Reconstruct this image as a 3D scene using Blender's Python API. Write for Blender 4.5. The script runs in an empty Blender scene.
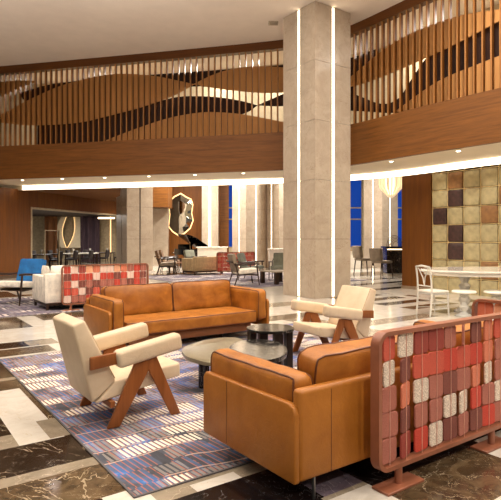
import bpy, bmesh, math, random
from mathutils import Vector, Matrix, noise
random.seed(7)
SC = bpy.context.scene
COL = SC.collection
PI = math.pi
# ------------------------------------------------------------------ frames
# world x and y run along the floor tiles; the camera stands at the origin
FX, FY = 0.5802, 0.8145          # viewing direction
YAW = math.atan2(-FY * 0 - FX, FY)   # direction of "right" = (FY, -FX)
def W(r, d):
    return (FX * d + FY * r, FY * d - FX * r)

# ------------------------------------------------------------------ materials
def lin(c):
    return tuple((v / 255 / 12.92) if v / 255 <= .04045 else ((v / 255 + .055) / 1.055) ** 2.4 for v in c) + (1,)
class NT:
    def __init__(s, name):
        s.m = bpy.data.materials.new(name); s.m.use_nodes = True
        s.t = s.m.node_tree; s.t.nodes.clear()
        s.out = s.n('ShaderNodeOutputMaterial')
        s.b = s.n('ShaderNodeBsdfPrincipled')
        s.l(s.b.outputs[0], s.out.inputs[0])
    def n(s, t, **k):
        o = s.t.nodes.new(t)
        for a, v in k.items(): setattr(o, a, v)
        return o
    def l(s, a, b): s.t.links.new(a, b)
    def coord(s, scale=(1, 1, 1), rot=(0, 0, 0), kind='Object'):
        tc = s.n('ShaderNodeTexCoord'); mp = s.n('ShaderNodeMapping')
        mp.inputs['Scale'].default_value = scale; mp.inputs['Rotation'].default_value = rot
        s.l(tc.outputs[kind], mp.inputs[0]); return mp.outputs[0]
    def noise(s, v, scale, detail=4, rough=.55, dist=0):
        o = s.n('ShaderNodeTexNoise'); s.l(v, o.inputs['Vector'])
        o.inputs['Scale'].default_value = scale; o.inputs['Detail'].default_value = detail
        o.inputs['Roughness'].default_value = rough; o.inputs['Distortion'].default_value = dist
        return o.outputs[0]
    def ramp(s, f, stops):
        o = s.n('ShaderNodeValToRGB'); s.l(f, o.inputs[0]); e = o.color_ramp.elements
        while len(e) < len(stops): e.new(.5)
        for el, (p, c) in zip(e, stops): el.position = p; el.color = c if len(c) == 4 else lin(c)
        return o.outputs[0]
    def math(s, op, a, b=None, c=None):
        o = s.n('ShaderNodeMath', operation=op)
        for i, v in enumerate((a, b, c)):
            if v is None: continue
            if isinstance(v, (int, float)): o.inputs[i].default_value = v
            else: s.l(v, o.inputs[i])
        return o.outputs[0]
    def mix(s, f, a, b):
        o = s.n('ShaderNodeMix', data_type='RGBA')
        for i, v in ((0, f), (6, a), (7, b)):
            if isinstance(v, (int, float)): o.inputs[i].default_value = v
            elif isinstance(v, tuple): o.inputs[i].default_value = v if len(v) == 4 else lin(v)
            else: s.l(v, o.inputs[i])
        return o.outputs[2]
    def bump(s, h, strength=.2, dist=.01):
        o = s.n('ShaderNodeBump'); o.inputs['Strength'].default_value = strength; o.inputs['Distance'].default_value = dist
        s.l(h, o.inputs['Height']); s.l(o.outputs[0], s.b.inputs['Normal'])
    def set(s, rough=None, metal=None, color=None, **k):
        if rough is not None: s.b.inputs['Roughness'].default_value = rough
        if metal is not None: s.b.inputs['Metallic'].default_value = metal
        if color is not None:
            if isinstance(color, tuple): s.b.inputs['Base Color'].default_value = color if len(color) == 4 else lin(color)
            else: s.l(color, s.b.inputs['Base Color'])
        for a, v in k.items(): s.b.inputs[a.replace('_', ' ')].default_value = v
        return s.m

def plain(name, c, rough=.6, metal=0, var=.12, scale=8, bump=0, bscale=120, **k):
    t = NT(name); v = t.coord()
    n = t.noise(v, scale)
    lo = tuple(max(0, x * (1 - var)) for x in c); hi = tuple(min(255, x * (1 + var * .6)) for x in c)
    col = t.ramp(n, [(.3, lo), (.7, hi)])
    if bump: t.bump(t.noise(v, bscale, 2), bump, .004)
    return t.set(rough, metal, col, **k)
def wood(name, c1, c2, axis='x', rough=.35, scale=1.0, bump=.04):
    t = NT(name)
    sc = {'x': (.6, 9, 9), 'y': (9, .6, 9), 'z': (9, 9, .6), 'h': (.5, .5, 9)}[axis]
    v = t.coord(tuple(q * scale for q in sc))
    n = t.noise(v, 2.2, 6, .6, .6)
    n2 = t.noise(v, 9, 3, .6)
    f = t.math('ADD', t.math('MULTIPLY', n, .75), t.math('MULTIPLY', n2, .25))
    t.bump(f, bump, .004)
    return t.set(rough, 0, t.ramp(f, [(.3, c1), (.7, c2)]), Specular_IOR_Level=.28)
def marble(name, base, dark, vein, scale=1.5, rough=.14, vw=.035, cloud=1.0):
    t = NT(name); v = t.coord()
    n = t.noise(v, scale * 3, 8, .65, 1.2)
    col = t.ramp(n, [(.34, dark), (.66, base)])
    w = t.noise(v, scale, 5, .6, .6)
    d = t.math('ABSOLUTE', t.math('SUBTRACT', w, .5))
    m = t.math('LESS_THAN', d, vw * .10)
    w2 = t.noise(v, scale * 2.3, 4, .6, 1.6)
    m2 = t.math('LESS_THAN', t.math('ABSOLUTE', t.math('SUBTRACT', w2, .52)), vw * .07)
    f = t.math('MULTIPLY', t.math('MAXIMUM', m, m2), .6)
    return t.set(rough, 0, t.mix(f, col, vein))
def emit(name, c, s):
    t = NT(name); t.b.inputs['Emission Color'].default_value = lin(c); t.b.inputs['Emission Strength'].default_value = s
    return t.set(.5, 0, c)
def leather(name, c1, c2):
    t = NT(name); v = t.coord()
    n = t.noise(v, 5, 5, .6, .4)
    cr = t.noise(v, 14, 6, .7, 1.5)
    t.bump(t.math('ADD', t.math('MULTIPLY', cr, .7), t.math('MULTIPLY', t.noise(v, 190, 2), .15)), .32, .014)
    return t.set(.45, 0, t.ramp(n, [(.3, c1), (.72, c2)]), Specular_IOR_Level=.4)
def woven(name, c1, c2, scale=230, rough=.7):
    t = NT(name); v = t.coord()
    o = t.n('ShaderNodeTexVoronoi'); t.l(v, o.inputs['Vector']); o.inputs['Scale'].default_value = scale
    n = t.noise(v, 6, 3)
    f = t.math('ADD', t.math('MULTIPLY', o.outputs[0], .75), t.math('MULTIPLY', n, .3))
    t.bump(o.outputs[0], .35, .003)
    return t.set(rough, 0, t.ramp(f, [(.2, c1), (.75, c2)]))

M = {}
M['plaster'] = plain('ceiling_plaster', (226, 214, 202), .85, var=.02, scale=2)
M['soffit'] = plain('soffit_plaster', (222, 208, 184), .8, var=.02, scale=2)
M['fascia'] = wood('fascia_walnut', (88, 50, 14), (126, 78, 28), 'h', .5, .9)
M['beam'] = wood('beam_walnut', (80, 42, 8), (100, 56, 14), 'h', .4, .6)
M['slat'] = wood('slat_oak', (134, 88, 44), (156, 106, 56), 'z', .5)
M['leaf'] = wood('leaf_oak', (172, 118, 64), (190, 136, 78), 'z', .6, .5)
M['darkleaf'] = wood('leaf_dark', (34, 12, 2), (48, 20, 4), 'z', .7, .5)
M['wallwood'] = wood('wall_veneer', (92, 50, 8), (120, 70, 14), 'z', .55, .5)
M['ceilwood'] = wood('ceiling_veneer', (92, 52, 12), (116, 70, 20), 'h', .85, .5)
M['stone'] = marble('limestone', (186, 170, 150), (170, 152, 132), (152, 130, 106), .9, .3, .02)
M['stone_grey'] = marble('grey_limestone', (150, 130, 108), (130, 112, 92), (165, 145, 120), .9, .35, .02)
M['groove'] = plain('joint_groove', (92, 70, 50), .8)
M['led'] = emit('warm_led', (255, 234, 200), 5)
M['led_cove'] = emit('warm_cove_led', (255, 236, 206), 4)
M['led_soft'] = emit('soft_led', (255, 225, 180), 3)
M['lamp'] = emit('lamp_disc', (255, 235, 205), 9)
M['cream'] = marble('cream_marble', (214, 206, 194), (198, 188, 174), (190, 172, 146), 1.2, .12, .02)
M['brown'] = marble('brown_marble', (104, 84, 60), (52, 38, 25), (190, 170, 140), 1.6, .13, .035)
M['dark'] = marble('dark_marble', (50, 37, 27), (26, 19, 13), (166, 148, 122), 1.3, .12, .03)
M['black'] = marble('black_marble', (30, 24, 24), (12, 10, 11), (128, 118, 112), 1.4, .1, .03)
M['grey'] = marble('taupe_marble', (152, 138, 118), (128, 115, 98), (190, 172, 148), 1.6, .14, .03)
M['mauve'] = marble('mauve_marble', (118, 104, 112), (94, 82, 92), (160, 146, 148), 1.6, .14, .03)
M['tabletop'] = marble('grey_stone_top', (122, 112, 88), (100, 92, 72), (148, 138, 114), 1.6, .3, .02)
M['blacktop'] = marble('black_stone_top', (52, 47, 43), (24, 22, 20), (140, 132, 120), 2.2, .12, .05)
M['blacktop'].node_tree.nodes['Principled BSDF'].inputs['Specular IOR Level'].default_value = .16
M['bronze'] = plain('dark_bronze', (48, 38, 32), .35, .6)
M['leather'] = leather('cognac_leather', (140, 80, 18), (180, 112, 38))
M['panel_leather'] = leather('cognac_hide', (152, 90, 22), (172, 106, 34))
M['piping'] = plain('dark_piping', (98, 48, 14), .5)
M['walnut'] = wood('walnut', (112, 66, 34), (146, 92, 54), 'x', .4)
M['teak'] = wood('teak', (120, 66, 28), (150, 88, 44), 'z', .4)
M['cream_hide'] = leather('cream_hide', (204, 180, 148), (218, 196, 166))
M['cream_piping'] = plain('beige_piping', (182, 154, 120), .6)
M['steel'] = plain('brushed_steel', (140, 136, 134), .3, 1, var=.04)
M['copper'] = plain('copper_frame', (146, 88, 62), .4, 0, .08)
M['rod'] = plain('copper_rod', (226, 170, 150), .35, .2)
M['coral'] = woven('coral_weave', (168, 56, 40), (208, 94, 70))
M['red'] = woven('red_weave', (164, 40, 28), (204, 72, 50))
M['brick'] = woven('brick_weave', (128, 46, 34), (158, 66, 52))
M['dusty'] = woven('dusty_weave', (140, 74, 58), (180, 110, 92))
M['maroon'] = woven('maroon_weave', (96, 44, 34), (134, 72, 58))
M['tan'] = woven('tan_weave', (188, 96, 66), (214, 124, 92))
M['peach'] = woven('peach_weave', (216, 146, 108), (232, 172, 136))
M['lace'] = woven('lace_weave', (150, 120, 98), (238, 220, 200), 150)
M['blush'] = woven('blush_weave', (214, 176, 158), (234, 206, 190), 150)
M['white_fabric'] = plain('white_upholstery', (238, 228, 212), .85, bump=.15)
M['blue_fabric'] = plain('blue_upholstery', (22, 98, 160), .8, bump=.15)
M['grey_fabric'] = plain('sage_grey_upholstery', (122, 122, 106), .85, bump=.15)
M['taupe_fabric'] = plain('taupe_upholstery', (140, 124, 104), .85, bump=.15)
M['sand_fabric'] = plain('sand_upholstery', (182, 154, 112), .85, bump=.15)
M['brown_fabric'] = plain('brown_upholstery', (112, 84, 58), .85, bump=.15)
M['ebony'] = wood('ebonised_wood', (44, 28, 20), (66, 44, 32), 'z', .4)
M['lacquer'] = plain('black_lacquer', (14, 11, 10), .1)
M['white'] = plain('white_finish', (236, 228, 214), .5, var=.04)
M['dark_wall'] = plain('dark_wall', (48, 38, 36), .7)
M['beige_wall'] = plain('beige_wall', (196, 180, 148), .7, var=.05)
M['taupe_wall'] = plain('taupe_wall', (168, 150, 120), .7)
M['panel_cream'] = plain('cream_panel', (226, 210, 178), .6, var=.04)
M['drape'] = wood('plum_drape', (50, 38, 46), (84, 66, 74), 'z', .8, .9)
M['drape_brown'] = wood('brown_drape', (106, 66, 38), (150, 100, 62), 'z', .8, .9)
M['sky'] = emit('dusk_sky', (14, 62, 150), .8)
M['mullion'] = plain('bronze_mullion', (176, 158, 128), .5, 0)
M['pad'] = plain('gold_silk', (178, 163, 122), .38, var=.14, scale=5, bump=.1, bscale=60)
M['pad_plum'] = plain('plum_silk', (66, 42, 38), .35, var=.35, scale=9)
M['pad_brown'] = plain('bronze_silk', (144, 102, 60), .4, var=.15)
M['brass'] = plain('brass', (236, 208, 150), .35, .35)  # lightened: glow of the padded wall's lit gaps is in this colour
M['rim'] = emit('mirror_rim_glow', (255, 206, 140), 1.6)
M['glow_glass'] = emit('lit_glass', (255, 236, 204), .32)
M['mirror'] = plain('mirror_glass', (186, 186, 180), .04, 1, var=.02)
M['vent'] = plain('vent_grille', (168, 154, 134), .6)
def glassy(name, c, ior=1.45, rough=.03):
    t = NT(name); return t.set(rough, 0, c, Transmission_Weight=.55, IOR=ior)
M['acrylic'] = glassy('clear_acrylic', (250, 246, 236))
def panes():
    t = NT('window_glass'); return t.set(.02, 0, (240, 245, 250), Transmission_Weight=1.0, IOR=1.02)
M['pane'] = panes()
M['amber_glass'] = NT('smoked_glass').set(.05, 0, (200, 180, 140), Transmission_Weight=.6, IOR=1.3)

def rug_mat(name, blues, whites, orange, dark, sx=.04, sy=.21, rot=0.0, wthr=.53):
    t = NT(name); v = t.coord((1, 1, 1), (0, 0, rot))
    sep = t.n('ShaderNodeSeparateXYZ'); t.l(v, sep.inputs[0])
    X, Y = sep.outputs[0], sep.outputs[1]
    warp = t.noise(v, .9, 2)
    Yw = t.math('ADD', t.math('ADD', Y, t.math('MULTIPLY', X, .05)), t.math('MULTIPLY', warp, .45))
    yb = t.math('DIVIDE', Yw, sy); band = t.math('FLOOR', yb); fy = t.math('FRACT', yb)
    jit = t.math('MULTIPLY', t.math('FRACT', t.math('MULTIPLY', t.math('SINE', t.math('MULTIPLY', band, 12.99)), 437.5)), 3.0)
    xb = t.math('DIVIDE', t.math('ADD', t.math('ADD', X, jit), t.math('MULTIPLY', fy, .02)), sx); fx = t.math('FRACT', xb)
    cv = t.n('ShaderNodeCombineXYZ'); t.l(t.math('MULTIPLY', X, 1.6), cv.inputs[0]); t.l(t.math('MULTIPLY', band, 3.7), cv.inputs[1])
    zone = t.noise(cv.outputs[0], 1.0, 1)
    zone2 = t.noise(cv.outputs[0], .9, 2); 
    cv2 = t.n('ShaderNodeCombineXYZ'); t.l(t.math('FLOOR', xb), cv2.inputs[0]); t.l(band, cv2.inputs[1])
    wn = t.n('ShaderNodeTexWhiteNoise'); t.l(cv2.outputs[0], wn.inputs['Vector'])
    blot = t.noise(v, 2.4, 4, .6, .6)
    base = t.ramp(t.math('ADD', t.math('MULTIPLY', blot, .85), t.math('MULTIPLY', wn.outputs[0], .16)),
                  [(.30, dark), (.45, blues[0]), (.55, blues[1]), (.64, blues[2]), (.75, blues[3])])
    stripe = t.math('MULTIPLY', t.math('GREATER_THAN', fx, .42), t.math('MULTIPLY', t.math('GREATER_THAN', fy, .12), t.math('LESS_THAN', fy, .9)))
    wm = t.math('MULTIPLY', stripe, t.math('GREATER_THAN', zone, wthr))
    half = t.math('MULTIPLY', t.math('GREATER_THAN', zone, wthr - .07), stripe)
    c = t.mix(t.math('MULTIPLY', half, .2), base, whites)
    c = t.mix(t.math('MULTIPLY', wm, .9), c, whites)
    ol = t.math('MULTIPLY', t.math('LESS_THAN', fx, .2), t.math('GREATER_THAN', t.math('ADD', blot, t.math('MULTIPLY', wn.outputs[0], .12)), .46))
    ob = t.math('MULTIPLY', t.math('LESS_THAN', fy, .07), t.math('GREATER_THAN', zone2, .44))
    c = t.mix(t.math('MULTIPLY', ol, .7), c, orange)
    c = t.mix(t.math('MULTIPLY', ob, .6), c, t.mix(.45, whites, orange))
    t.bump(t.noise(v, 260, 2), .4, .004)
    return t.set(.95, 0, c)
M['rug'] = rug_mat('blue_rug', [(74, 76, 86), (76, 96, 130), (58, 104, 166), (134, 156, 182)], (236, 222, 202), (184, 104, 66), (50, 48, 52))
M['rug_plum'] = rug_mat('plum_rug', [(80, 72, 90), (104, 96, 112), (120, 110, 120), (150, 140, 140)], (214, 202, 190), (120, 96, 100), (58, 50, 62), .12, .35)
M['rug_edge'] = plain('rug_binding', (92, 86, 86), .9)

# ------------------------------------------------------------------ mesh helpers
class MB:
    def __init__(s): s.bm = bmesh.new()
    def verts(s, vs, fs, mi=0):
        v = [s.bm.verts.new(p) for p in vs]
        for f in fs:
            try:
                q = s.bm.faces.new([v[i] for i in f]); q.material_index = mi
            except ValueError: pass
        return v
    def box(s, x0, x1, y0, y1, z0, z1, bev=0, seg=2, mx=None, mi=0):
        t = bmesh.new()
        v = [t.verts.new(p) for p in ((x0,y0,z0),(x1,y0,z0),(x1,y1,z0),(x0,y1,z0),(x0,y0,z1),(x1,y0,z1),(x1,y1,z1),(x0,y1,z1))]
        for f in ((3,2,1,0),(4,5,6,7),(0,1,5,4),(1,2,6,5),(2,3,7,6),(3,0,4,7)): t.faces.new([v[i] for i in f])
        s._merge(t, bev, seg, mx, mi); return s
    def _merge(s, t, bev=0, seg=2, mx=None, mi=0):
        if bev: bmesh.ops.bevel(t, geom=list(t.edges), offset=bev, segments=seg, profile=.5, affect='EDGES', clamp_overlap=True)
        bmesh.ops.recalc_face_normals(t, faces=list(t.faces))
        if mx is not None: bmesh.ops.transform(t, matrix=mx, verts=list(t.verts))
        d = {}
        for v in t.verts: d[v] = s.bm.verts.new(v.co)
        for f in t.faces:
            q = s.bm.faces.new([d[v] for v in f.verts]); q.material_index = mi
        t.free()
    def prism(s, poly, h0, h1, plane='xy', bev=0, seg=2, mx=None, mi=0):
        t = bmesh.new()
        def P(a, b, c): return {'xy': (a, b, c), 'xz': (a, c, b), 'yz': (c, a, b)}[plane]
        lo = [t.verts.new(P(a, b, h0)) for a, b in poly]; hi = [t.verts.new(P(a, b, h1)) for a, b in poly]
        t.faces.new(lo[::-1]); t.faces.new(hi); n = len(poly)
        for i in range(n): t.faces.new((lo[i], lo[(i+1) % n], hi[(i+1) % n], hi[i]))
        s._merge(t, bev, seg, mx, mi); return s
    def tube(s, path, r, n=8, closed=False, mi=0):
        P = [Vector(p) for p in path]; N = len(P); rings = []
        up = Vector((0, 0, 1)); prev = None
        for i in range(N):
            a = P[i-1] if (i or closed) else P[i]; b = P[(i+1) % N] if (i < N-1 or closed) else P[i]
            t = (b - a).normalized()
            if prev is None:
                u = t.cross(up)
                if u.length < 1e-3: u = t.cross(Vector((1, 0, 0)))
            else: u = prev - t * prev.dot(t)
            u.normalize(); prev = u; w = t.cross(u)
            rr = r[i] if isinstance(r, (list, tuple)) else r
            rings.append([s.bm.verts.new(P[i] + (u * math.cos(k * 2 * PI / n) + w * math.sin(k * 2 * PI / n)) * rr) for k in range(n)])
        for i in range(N if closed else N - 1):
            A, B = rings[i], rings[(i+1) % N]
            for k in range(n):
                q = s.bm.faces.new((A[k], A[(k+1) % n], B[(k+1) % n], B[k])); q.material_index = mi
        if not closed:
            s.bm.faces.new(rings[0][::-1]).material_index = mi; s.bm.faces.new(rings[-1]).material_index = mi
        return s
    def lathe(s, prof, n=24, mx=None, sx=1, sy=1, mi=0):
        t = bmesh.new(); rings = []
        for r, z in prof: rings.append([t.verts.new((r * sx * math.cos(k * 2 * PI / n), r * sy * math.sin(k * 2 * PI / n), z)) for k in range(n)])
        for A, B in zip(rings, rings[1:]):
            for k in range(n): t.faces.new((A[k], A[(k+1) % n], B[(k+1) % n], B[k]))
        t.faces.new(rings[0][::-1]); t.faces.new(rings[-1])
        s._merge(t, 0, 0, mx, mi); return s
    def cushion(s, x0, x1, y0, y1, z0, z1, axis='z', pinch=.3, n=12, r=.05, wob=.006, sd=0):
        """a soft box: thick in the middle, thinner to its rim, wide rounded edges"""
        t = bmesh.new()
        bmesh.ops.create_cube(t, size=2)
        bmesh.ops.subdivide_edges(t, edges=list(t.edges), cuts=n, use_grid_fill=True)
        c = Vector(((x0+x1)/2, (y0+y1)/2, (z0+z1)/2)); h = Vector(((x1-x0)/2, (y1-y0)/2, (z1-z0)/2))
        k = 'xyz'.index(axis); o = [i for i in range(3) if i != k]
        orig = [(v, v.co.copy()) for v in t.verts]
        for v in t.verts:
            p = [h[i] * max(-1, min(1, v.co[i])) for i in range(3)]
            q = v.co.copy()
            e = (1 - abs(q[o[0]]) ** 4) * (1 - abs(q[o[1]]) ** 4)
            p[k] *= (1 - pinch) + pinch * e
            # round the edges
            inner = [max(0, h[i] - r) for i in range(3)]
            b = Vector([max(-inner[i], min(inner[i], p[i])) for i in range(3)])
            dlt = Vector(p) - b
            if dlt.length > r: dlt = dlt.normalized() * r
            p = b + dlt
            nv = noise.noise_vector(Vector((p.x * 6 + sd, p.y * 6, p.z * 6)))
            v.co = c + p + nv * wob
        loops = {}
        for sg in (-1, 1): loops[sg] = []
        for v, q in orig:
            if abs(abs(q[k]) - 1) < 1e-4 and max(abs(q[o[0]]), abs(q[o[1]])) > 1 - 1e-4:
                loops[1 if q[k] > 0 else -1].append((math.atan2(q[o[1]], q[o[0]]), v.co.copy()))
        s.loops = {sg: [p for _, p in sorted(L, key=lambda e: e[0])] for sg, L in loops.items()}
        s._merge(t); return s
    def build(s, name, mat, parent=None, smooth=True, loc=None, rz=0, ang=40):
        me = bpy.data.meshes.new(name); s.bm.to_mesh(me); s.bm.free()
        for m in (mat if isinstance(mat, (list, tuple)) else [mat]): me.materials.append(m)
        o = bpy.data.objects.new(name, me); COL.objects.link(o)
        if smooth:
            me.polygons.foreach_set('use_smooth', [True] * len(me.polygons))
            me.set_sharp_from_angle(angle=math.radians(ang))
        if parent is not None: o.parent = parent
        if loc: o.location = loc
        if rz: o.rotation_euler[2] = rz
        return o
def tag(o, label=None, cat=None, group=None, kind=None):
    if label: o['label'] = label
    if cat: o['category'] = cat
    if group: o['group'] = group
    if kind: o['kind'] = kind
    return o
def thing(name, label, cat, loc=(0, 0, 0), rz=0, group=None):
    o = bpy.data.objects.new(name, None); COL.objects.link(o); o.empty_display_size = .2
    o.location = loc if len(loc) == 3 else (loc[0], loc[1], 0); o.rotation_euler[2] = rz
    return tag(o, label, cat, group)
def struct(mb, name, mat, label=None, **k):
    o = mb.build(name, mat, **k); tag(o, kind='structure')
    if label: o['label'] = label
    return o
def copy_tree(o, parent=None):
    c = o.copy(); COL.objects.link(c)
    if parent is not None: c.parent = parent
    for ch in list(o.children): copy_tree(ch, c)
    return c
def dup(o, loc, rz, label, group=None):
    c = copy_tree(o); c.location = loc if len(loc) == 3 else (loc[0], loc[1], 0); c.rotation_euler[2] = rz
    c['label'] = label
    if group: c['group'] = group
    return c
def RX(a): return Matrix.Rotation(a, 4, 'X')
def RY(a): return Matrix.Rotation(a, 4, 'Y')
def RZ(a): return Matrix.Rotation(a, 4, 'Z')
def T(x, y, z): return Matrix.Translation((x, y, z))

# ------------------------------------------------------------------ camera
cam = bpy.data.cameras.new('camera'); co = bpy.data.objects.new('camera', cam); COL.objects.link(co)
co.location = (0, 0, 1.5); co.rotation_euler = (PI / 2, 0, math.atan2(FY, FX) - PI / 2)
cam.sensor_width = 36; cam.lens = 36 * 520 / 501; cam.shift_y = -11 / 501; cam.shift_x = 1.2 / 501; cam.clip_end = 200
SC.camera = co

# ------------------------------------------------------------------ floor
rects = []   # later ones win
matkeys = ['cream', 'grey', 'brown', 'dark', 'black', 'mauve']
def rect(x0, x1, y0, y1, m): rects.append((x0, x1, y0, y1, matkeys.index(m)))
FX0, FX1, FY0, FY1 = -8, 36, -8, 46
rnd = random.Random(3)
y = FY0
while y < FY1:                       # bands of stone running along x
    h = rnd.choice([.45, .6, .9, 1.2]); x = FX0 - rnd.random() * 2
    if rnd.random() < .45: rect(FX0, FX1, y, min(y + h, FY1), 'cream')
    else:
        while x < FX1:
            w = rnd.choice([1.2, 1.8, 2.4, 3.0])
            m = rnd.choice(['cream', 'cream', 'dark', 'brown', 'grey', 'cream', 'brown'])
            rect(max(x, FX0), min(x + w, FX1), y, min(y + h, FY1), m); x += w
    y += h
# left of and beyond the near rug
rect(-3, 1.3, 2.2, 2.95, 'cream'); rect(-3, 1.05, 2.2, 2.95, 'dark')
rect(-3, 1.6, 2.95, 3.41, 'brown'); rect(-3, 1.6, 3.41, 3.54, 'grey'); rect(-3, 1.6, 3.54, 4.035, 'dark')
rect(-3, .83, 4.035, 4.31, 'grey'); rect(-3, .83, 4.31, 5.2, 'dark'); rect(.83, 1.6, 4.035, 5.6, 'brown'); rect(.83, 1.15, 4.035, 5.6, 'cream'); rect(1.05, 1.6, 4.05, 4.5, 'grey')
rect(-3, .83, 5.2, 5.6, 'cream'); rect(-3, 1.6, 5.6, 5.98, 'brown'); rect(-3, 1.6, 5.98, 6.1, 'grey'); rect(-3, 1.6, 6.1, 6.45, 'brown'); rect(-3, 2.2, 6.45, 7.1, 'dark')
rect(-3, 6.5, 7.1, 7.2, 'cream'); rect(-3, 1.95, 7.2, 7.66, 'brown'); rect(1.95, 2.3, 7.2, 7.66, 'cream'); rect(-3, 2.6, 7.66, 7.71, 'cream')
rect(-3, 1.72, 7.71, 8.15, 'dark'); rect(1.72, 2.13, 7.71, 8.15, 'grey'); rect(-3, 2.5, 8.15, 9.37, 'cream'); rect(-3, 2.15, 9.37, 10.75, 'brown')
rect(2.15, 2.47, 7.71, 10.75, 'cream'); rect(2.47, 4.6, 8.15, 10.4, 'cream'); rect(2.47, 3.4, 10.0, 10.75, 'brown'); rect(2.9, 4.4, 8.3, 9.2, 'dark'); rect(1.3, 1.9, 9.9, 10.3, 'grey')
# under the near sofa and screen
rect(1.3, 4.5, 2.69, 2.83, 'grey'); rect(1.54, 1.86, 2.69, 2.79, 'cream'); rect(1.3, 4.5, 2.18, 2.69, 'black'); rect(1.3, 2.11, 1.9, 2.69, 'black')
rect(2.11, 2.44, 2.2, 2.47, 'mauve'); rect(2.08, 2.44, 1.3, 2.17, 'cream'); rect(2.08, 2.44, 2.17, 2.21, 'grey'); rect(2.44, 3.47, 1.62, 2.13, 'brown'); rect(2.44, 3.47, 1.0, 1.62, 'cream')
rect(2.44, 3.6, 2.13, 2.4, 'black'); rect(3.47, 5, 1.0, 2.13, 'cream')
# right of the seating group, towards the column
rect(4.8, 8.9, 5.2, 9.6, 'cream'); rect(5.2, 7.4, 7.5, 8.0, 'brown'); rect(6.1, 6.7, 5.2, 7.5, 'grey'); rect(5.3, 6.1, 6.2, 6.6, 'dark'); rect(6.7, 8.9, 6.1, 6.5, 'grey')
rect(4.9, 6.3, 8.5, 9.6, 'grey'); rect(6.3, 8.0, 9.0, 9.6, 'grey')
rect(8.9, 14, 5.0, 9.6, 'cream')
for i in range(6):
    rect(9.3, 12.4 - .2 * i, 5.5 + i * .75, 5.88 + i * .75, 'dark' if i % 2 else 'brown')
rect(11.0, 11.35, 5.6, 9.6, 'cream'); rect(10.2, 14, 10.2, 10.6, 'dark'); rect(10.2, 14, 10.6, 11.4, 'cream'); rect(10.4, 16, 11.6, 12.0, 'dark'); rect(12, 18, 12.4, 13.4, 'cream'); rect(12.5, 18, 12.9, 13.2, 'dark')
xs = sorted({v for q in rects for v in q[:2]}); ys = sorted({v for q in rects for v in q[2:4]})
xi = {v: i for i, v in enumerate(xs)}; yi = {v: i for i, v in enumerate(ys)}
grid = [[0] * (len(ys) - 1) for _ in range(len(xs) - 1)]
for x0, x1, y0, y1, m in rects:
    for i in range(xi[x0], xi[x1]):
        g = grid[i]
        for j in range(yi[y0], yi[y1]): g[j] = m
mb = MB()
vv = [[mb.bm.verts.new((x, y, 0)) for y in ys] for x in xs]
for i in range(len(xs) - 1):
    for j in range(len(ys) - 1):
        f = mb.bm.faces.new((vv[i][j], vv[i+1][j], vv[i+1][j+1], vv[i][j+1])); f.material_index = grid[i][j]
fl = struct(mb, 'floor', [M[k] for k in matkeys], smooth=False)
fl['label'] = 'polished stone floor of cream, brown and black bands'

# ------------------------------------------------------------------ ceiling
mb = MB(); p = [W(-24, -6), W(24, -6), W(24, 24), W(-24, 24)]
mb.prism(p, 7.47, 7.6)
struct(mb, 'ceiling', M['plaster'], smooth=False)
cx_, cy_ = W(.66, 14.35)
v = thing('ceiling_vent', 'small square air vent in the plaster ceiling left of the tall column', 'vent', (cx_, cy_, 7.455), YAW)
mb = MB()
for a in (-1, 1):
    mb.box(-.13, .13, a * .11 - .015, a * .11 + .015, -.012, .012); mb.box(a * .12 - .015, a * .12 + .015, -.095, .095, -.012, .012)
mb.build('vent_frame', M['vent'], v, smooth=False)
mb = MB()
for i in range(6): mb.box(-.105, .105, -.085 + i * .032, -.073 + i * .032, -.004, .008)
mb.build('grille', M['vent'], v, smooth=False)

# ------------------------------------------------------------------ balcony
BP = [(-13.2,19.05),(-8.66,18.0),(-5.69,17.3),(-1.24,16.2),(.96,15.6),(2.0,15.15),(2.84,14.55),(4.17,12.6),(5.35,11.0),(6.6,9.2),(7.6,7.6)]
def cr(p0, p1, p2, p3, t):
    return tuple(.5*((2*b)+(-a+c)*t+(2*a-5*b+4*c-d)*t*t+(-a+3*b-3*c+d)*t**3) for a,b,c,d in zip(p0,p1,p2,p3))
Q = [BP[0]] + BP + [BP[-1]]; CU = []
for i in range(len(BP) - 1):
    for k in range(20): CU.append(cr(Q[i], Q[i+1], Q[i+2], Q[i+3], k / 20))
CU.append(BP[-1]); SS = [0]
for a, b in zip(CU, CU[1:]): SS.append(SS[-1] + math.dist(a, b))
LEN = SS[-1]
def cpos(s):
    s = max(0, min(LEN - 1e-6, s)); i = 0
    while SS[i+1] < s: i += 1
    t = (s - SS[i]) / (SS[i+1] - SS[i]); a, b = CU[i], CU[i+1]
    i0, i1 = max(0, i - 6), min(len(CU) - 1, i + 7)
    tx, ty = CU[i1][0] - CU[i0][0], CU[i1][1] - CU[i0][1]; L = math.hypot(tx, ty)
    return (a[0] + (b[0]-a[0]) * t, a[1] + (b[1]-a[1]) * t), (tx / L, ty / L)
def bpos(s, off, z):
    (r, d), (tx, ty) = cpos(s)
    x, y = W(r - ty * off, d + tx * off); return (x, y, z)
def ribbon(mb, s0, s1, z0, z1, o0, o1, step=.2):
    n = max(1, int((s1 - s0) / step)); rows = []
    for i in range(n + 1):
        s = s0 + (s1 - s0) * i / n
        zz0 = z0(s) if callable(z0) else z0; zz1 = z1(s) if callable(z1) else z1
        rows.append([mb.bm.verts.new(p) for p in (bpos(s, o0, zz0), bpos(s, o1, zz0), bpos(s, o1, zz1), bpos(s, o0, zz1))])
    for A, B in zip(rows, rows[1:]):
        for k in range(4): mb.bm.faces.new((A[k], B[k], B[(k+1) % 4], A[(k+1) % 4]))
    mb.bm.faces.new(rows[0]); mb.bm.faces.new(rows[-1][::-1])
    bmesh.ops.recalc_face_normals(mb.bm, faces=list(mb.bm.faces))
    return mb
SOFF = 3.57
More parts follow.
